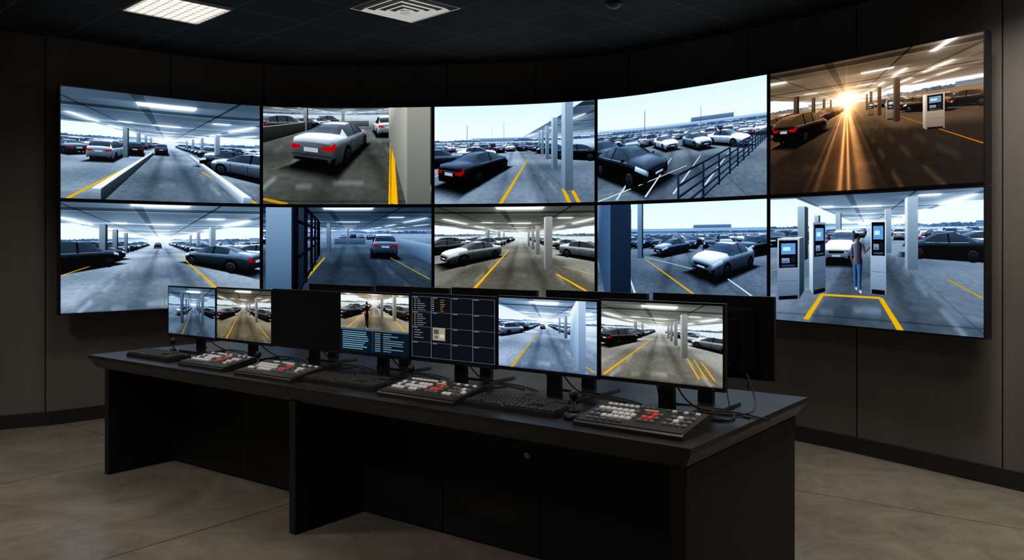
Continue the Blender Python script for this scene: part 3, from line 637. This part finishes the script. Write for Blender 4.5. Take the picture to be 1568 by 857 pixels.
fx,fy=RX+1.08,RY-.02
poly_plane('floor',M_floor,(fx,fy,0),RZ,0)
LX,LY=-2.49,6.35; CO=(LX,LY-.4243,CZ); 
poly_plane('ceiling',M_ceil,CO,math.radians(45),CZ,True)
def tile(i,j):
    T=Matrix.Translation(Vector((CO[0],CO[1],0)))@Matrix.Rotation(math.radians(45),4,'Z'); p=T@Vector((.3+.6*i,.3+.6*j,0)); return p.x,p.y
M_lamp=newmat('lamp_diffuser',(.8,.8,.78),.5,emis=(1,.96,.86),es=3.0); M_lframe=newmat('lamp_frame',(.6,.59,.56),.4)
def lamp(i,j,power):
    x,y=tile(i,j); mb=MB(); 
    mb.box((0,0,-.004),(.57,.57,.006),0)
    for k in range(-4,5):
        mb.box((k*.066,0,-.012),(.005,.56,.010),1); mb.box((0,k*.066,-.012),(.56,.005,.010),1)
    for s_ in(-1,1): mb.box((s_*.288,0,-.010),(.014,.59,.018),1); mb.box((0,s_*.288,-.010),(.59,.014,.018),1)
    mb.make('ceiling_light_panel',[M_lamp,M_lframe],(x,y,CZ),math.radians(45))
    if power:
        L=bpy.data.lights.new('panel_light','AREA'); L.shape='SQUARE'; L.size=.54; L.energy=power; L.color=(1,.92,.81); L.spread=math.radians(130)
        o=bpy.data.objects.new('panel_light',L); S.collection.objects.link(o); o.location=(x,y,CZ-.035); o.rotation_euler=(0,0,math.radians(45))
lamp(0,0,10); lamp(-4,-1,28); lamp(0,-6,10); lamp(4,-8,32) ; lamp(2,-10,14); lamp(-5,-5,28)
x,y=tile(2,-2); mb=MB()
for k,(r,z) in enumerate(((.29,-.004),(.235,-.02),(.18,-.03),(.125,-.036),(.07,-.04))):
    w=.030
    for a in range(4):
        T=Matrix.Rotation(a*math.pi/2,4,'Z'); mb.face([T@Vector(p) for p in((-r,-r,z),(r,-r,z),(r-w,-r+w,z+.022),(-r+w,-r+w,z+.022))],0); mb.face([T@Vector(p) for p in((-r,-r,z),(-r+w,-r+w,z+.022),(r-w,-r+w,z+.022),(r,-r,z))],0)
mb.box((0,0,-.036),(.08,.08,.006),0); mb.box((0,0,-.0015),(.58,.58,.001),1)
mb.make('ceiling_air_vent',[newmat('vent_white_glow',(.75,.75,.74),.5,emis=(1,.98,.94),es=.26),newmat('vent_duct',(.03,.03,.03),.8)],(x,y,CZ),math.radians(45))  # white vent fins given a faint glow to look lit; vent is no lamp
mb=MB(); mb.lathe([(.06,0),(.06,-.02),(.045,-.035),(.02,-.045)],(0,0,0),0,24); mb.make('smoke_detector',[newmat('detector_dark',(.06,.06,.06),.5)],(.74,6.2,CZ))

# =====================================================================
#  DESK
# =====================================================================
DZ=.785; D=(RX,RY,0)
mb=MB()
def slab(x0,x1,y0,y1,l,r):
    zt,zs,zb=DZ,DZ-.022,DZ-.085; i=.042
    T=[(x0,y0,zt),(x1,y0,zt),(x1,y1,zt),(x0,y1,zt)]; Mi=[(a,b,zs) for a,b,_ in T]
    Bt=[(x0+i*l,y0+i,zb),(x1-i*r,y0+i,zb),(x1-i*r,y1-i,zb),(x0+i*l,y1-i,zb)]
    k=len(mb.v); mb.v+=T+Mi+Bt
    mb.f.append((k,k+1,k+2,k+3)); mb.m.append(0)
    for o in(0,4):
        for a in range(4): b=(a+1)%4; mb.f.append((k+o+b,k+o+a,k+o+4+a,k+o+4+b)); mb.m.append(0)
    mb.f.append((k+11,k+10,k+9,k+8)); mb.m.append(1)
slab(-4.37,-2.291,0,1.306,1,0); slab(-2.288,0,0,1.306,0,1)
H=DZ-.085
def pan(x0,x1,y0,y1,z0=0.0,z1=H,m=1): mb.box(((x0+x1)/2,(y0+y1)/2,(z0+z1)/2),(x1-x0,y1-y0,z1-z0),m)
pan(-.105,-.045,.05,1.256); pan(-.043,-.040,.05,1.256,H-.062,H-.004)
pan(-4.24,-4.19,.045,1.256); pan(-2.31,-2.26,.03,1.256)
for a,b in((-4.19,-3.41),(-3.404,-2.70),(-2.694,-2.31),(-2.26,-1.66),(-1.654,-1.03),(-1.024,-.105)):
    pan(a,b,.512,.54,.012,H)
pan(-4.19,-2.31,.53,.552,0,H); pan(-2.26,-.105,.53,.552,0,H)
mb.lathe([(.020,0),(.020,.008),(.014,.012),(.014,.014)],(0,0,0),2,20,Matrix.Translation((-1.10,.512,.50))@Matrix.Rotation(math.pi/2,4,'X'))
mb.make('control_desk',[M_desk,M_deskside,M_metal],D,RZ,bevel=.003)

def on_desk(x,y): 
    c,s_=math.cos(RZ),math.sin(RZ); return (RX+x*c-y*s_,RY+x*s_+y*c)
def monitor(x,y,w,z0,z1,pic,back=False,power=1.0):
    mb=MB(); h=z1-z0; zc=(z0+z1)/2-DZ; 
    mb.box((0,.012,zc),(w,.024,h),0)
    mb.box((0,.036,zc-.01),(w*.72,.026,h*.74),0,top=(1,1)); mb.box((0,.056,zc-.01),(w*.46,.018,h*.5),0)
    bz=.010; X=w/2-bz; a,b=zc-h/2+.018,zc+h/2-bz
    mb.face([(-X,-.001,a),(X,-.001,a),(X,-.001,b),(-X,-.001,b)],1,[(0,0),(1,0),(1,1),(0,1)])
    mb.box((w/2-.05,-.0012,zc-h/2+.009),(.012,.001,.003),2)
    mb.box((0,.075,(zc+.05+.010)/2),(.075,.028,zc+.05-.010),0,top=(.8,1)); mb.box((0,.085,.0085),(.27,.20,.013),0,top=(.96,.94)); mb.box((0,.066,zc-.01),(.11,.03,.11),0)
    for k in range(14): mb.box((-.13+k*.02,.0495,zc+h*.30),(.008,.002,.02),3)
    for k in range(5): mb.box((-.10+k*.035,.050,zc-h*.33),(.022,.004,.012),4 if k%2 else 2)
    mb.box((w*.19,.0662,zc-.05),(.05,.001,.035),2)
    X_,Y_=on_desk(x,y)
    return mb.make('computer_monitor',[M_bezel,M_off if pic is None else picmat(pic,power),M_grey,M_groove,M_port],(X_,Y_,DZ),RZ+(math.pi if back else 0),bevel=.002)
edges=[-4.19,-3.617,-3.027,-2.412,-1.850,-1.2605,-.6712,-.0662]
for i in range(7):
    a,b=edges[i]+.002,edges[i+1]-.002; t=i/6
    monitor((a+b)/2,.47,b-a,.888+.027*t,1.237+.045*t,MONPICS[i])
for i,cx in enumerate((-.31,-.945,-1.61,-2.235,-2.87)):
    monitor(cx,.90,.602,.915-.004*i,1.292-.007*i,None,back=True)

def keyboard(x0,x1,y0):
    mb=MB(); w=x1-x0; d=.165
    Tt=Matrix.Translation((0,0,.001))@Matrix.Rotation(math.radians(4),4,'X')
    mb.box((0,d/2,.010),(w,d,.020),0,top=(.985,.95),T=Tt)
    p=w/23.2
    rows=[(.144,[1,0,1,1,1,1,.5,1,1,1,1,.5,1,1,1,1]),(.116,[1]*13+[2]),(.091,[1.5]+[1]*12+[1.5]),(.066,[1.75]+[1]*11+[2.25]),(.041,[2.25]+[1]*10+[2.75]),(.017,[1.25,1.25,1.25,6.25,1.25,1.25,1.25,1.25])]
    for r,(yy,ks) in enumerate(rows):
        x=-w/2+p*.6
        for k in ks:
            if k in(0,.5) : x+=p*(k if k==.5 else 1); continue
            mb.box((x+k*p/2,yy,.026),(k*p*.88,.020,.012),1,top=(.82,.75),T=Tt); x+=k*p
        if r!=3:
            cols=[0,1,2] if r!=4 else [1]
            for c in cols: mb.box((-w/2+p*(16.2+c),yy,.026),(p*.88,.020,.012),1,top=(.82,.75),T=Tt)
        if r>0:
            for c in range(4): mb.box((-w/2+p*(19.6+c*.95),yy,.026),(p*.84,.020,.012),1,top=(.82,.75),T=Tt)
    X_,Y_=on_desk((x0+x1)/2,y0); mb.make('keyboard',[M_kbase,M_key],(X_,Y_,DZ),RZ+random.uniform(-.02,.02))
keyboard(-4.10,-3.60,.115); keyboard(-2.33,-1.79,.13); keyboard(-1.20,-.69,.135)
def control_panel(x0,x1,y0,d=.245,seed=0):
    R=random.Random(seed); mb=MB(); w=x1-x0; hf,hb=.022,.060
    mb.prism([(0,.001),(d,.001),(d,hb),(d-.012,hb+.003),(.012,hf+.002),(0,hf-.006)],-w/2,w/2,0)
    sl=math.atan2(hb-hf,d); T=Matrix.Translation((0,0,hf+.001))@Matrix.Rotation(sl,4,'X'); p=w/24
    def btn(cx,cy,a,b,m,h=.009): mb.box((cx,cy,.0045),(a,b,h),m,top=(.86,.82),T=T)
    mb.box((0,d*.5,.001),(w*.965,d*.92,.003),4,T=T)
    for k in range(9): btn(-w/2+p*(2.4+k*1.25),d*.88,p*.95,.014,1 if R.random()<.75 else 2)
    for k in range(6): btn(w/2-p*(8.2-k*1.25),d*.88,p*.95,.014,1 if k%2 else 2)
    for r in range(3):
        for k in range(7): 
            q=R.random(); btn(-w/2+p*(2.0+k*1.38),d*(.66-.16*r),p*1.08,.024,1 if q<.78 else 2)
    for r in range(3):
        for k in range(3): btn(-w/2+p*(12.9+k*1.38),d*(.64-.16*r),p*1.08,.024,3 if (r==1 and k<2) or (r==0 and k==1) else 2)
    for r in range(3):
        for k in range(4):
            q=R.random(); btn(w/2-p*(5.6-k*1.38),d*(.64-.16*r),p*1.08,.024,1 if (q<.4) else 2)
    mb.box((w*.02,d*.80,.004),(p*3,.010,.003),5,T=T)
    for k in range(5): btn(-w/2+p*(2.6+k*1.7),d*.16,p*1.3,.012,2)
    X_,Y_=on_desk((x0+x1)/2,y0); mb.make('cctv_control_panel',[M_pan,M_white,M_grey,M_red,M_plastic,M_lcd],(X_,Y_,DZ),RZ)
control_panel(-3.43,-2.98,.08,seed=1); control_panel(-2.84,-2.34,.06,seed=2); control_panel(-1.71,-1.22,.085,seed=3); control_panel(-.565,-.075,.085,.26,seed=4)
def joystick(x,y,k=1):
    mb=MB(); mb.lathe([(.044,.001),(.046,.012),(.040,.026),(.030,.030)],(0,0,0),0,24); mb.lathe([(.028,.030),(.020,.042),(.009,.050),(.008,.085)],(0,0,0),0,20)
    mb.lathe([(.008,.082),(.018,.088),(.021,.102),(.019,.116),(.010,.124),(.002,.125)],(0,0,0),0,20)
    X_,Y_=on_desk(x,y); o=mb.make('joystick_controller',[M_plastic],(X_,Y_,DZ),RZ,smooth=True); o.scale=(k,k,k)
joystick(-3.92,.345,.9); joystick(-2.91,.28,.85); joystick(-1.755,.375,.9); joystick(-.627,.19,1.0)
cu=bpy.data.curves.new('cable_bundle','CURVE'); cu.dimensions='3D'; cu.bevel_depth=.0035; cu.bevel_resolution=3
def cable(P):
    sp=cu.splines.new('NURBS'); sp.points.add(len(P)-1)
    for q,(a,b,c) in zip(sp.points,P): 
        X_,Y_=on_desk(a,b); q.co=(X_,Y_,DZ+c,1)
    sp.use_endpoint_u=True; sp.order_u=4
for i in range(7):
    cx=(edges[i]+edges[i+1])/2
    cable([(cx+.05,.545,.12),(cx+.06,.60,.05),(cx+.1,.66,.006),(cx+.2,.70,.005),(cx+.3,.66,.005),(cx+.34,.64,.004)])
    cable([(cx-.05,.545,.12),(cx-.07,.62,.03),(cx-.1,.64,.005),(cx+.05,.72,.005),(cx+.25,.74,.006),(cx+.42,.64,.005)])
for i in range(4):
    o=i*.012
    cable([(-.45,.62+o,.005),(-.3,.70+o,.006),(-.12,.66+o,.006+o*.4),(-.05,.58-o,.006),(-.14,.52-o,.006),(-.28,.53,.006),(-.36,.60,.006)])
cable([(-.12,.835,.16),(-.07,.80,.08),(-.03,.74,.02),(-.06,.66,.006),(-.2,.62,.006),(-.35,.66,.006)])
cable([(-.22,.835,.16),(-.2,.79,.05),(-.12,.72,.008),(-.2,.66,.01),(-.35,.7,.006)])
for (ax,ay) in((-3.85,.29),(-2.06,.31),(-.95,.31),(-1.45,.34),(-.3,.36),(-2.6,.33),(-3.2,.34)):
    cable([(ax,ay-.01,.012),(ax+.03,ay+.05,.004),(ax-.02,ay+.12,.004),(ax+.05,ay+.2,.004),(ax+.1,ay+.32,.004)])
co=bpy.data.objects.new('cable_bundle',cu); S.collection.objects.link(co); cu.materials.append(M_plastic)

w=bpy.data.worlds.new('World'); S.world=w; w.use_nodes=True; w.node_tree.nodes['Background'].inputs[0].default_value=(.02,.022,.03,1); w.node_tree.nodes['Background'].inputs[1].default_value=.1
cam=bpy.data.cameras.new('camera'); co=bpy.data.objects.new('camera',cam); S.collection.objects.link(co); co.location=(0,0,1.53); co.rotation_euler=(math.pi/2,0,0)
cam.lens=30.05; cam.sensor_width=36; cam.shift_y=-.0354; cam.clip_start=.05
S.camera=co
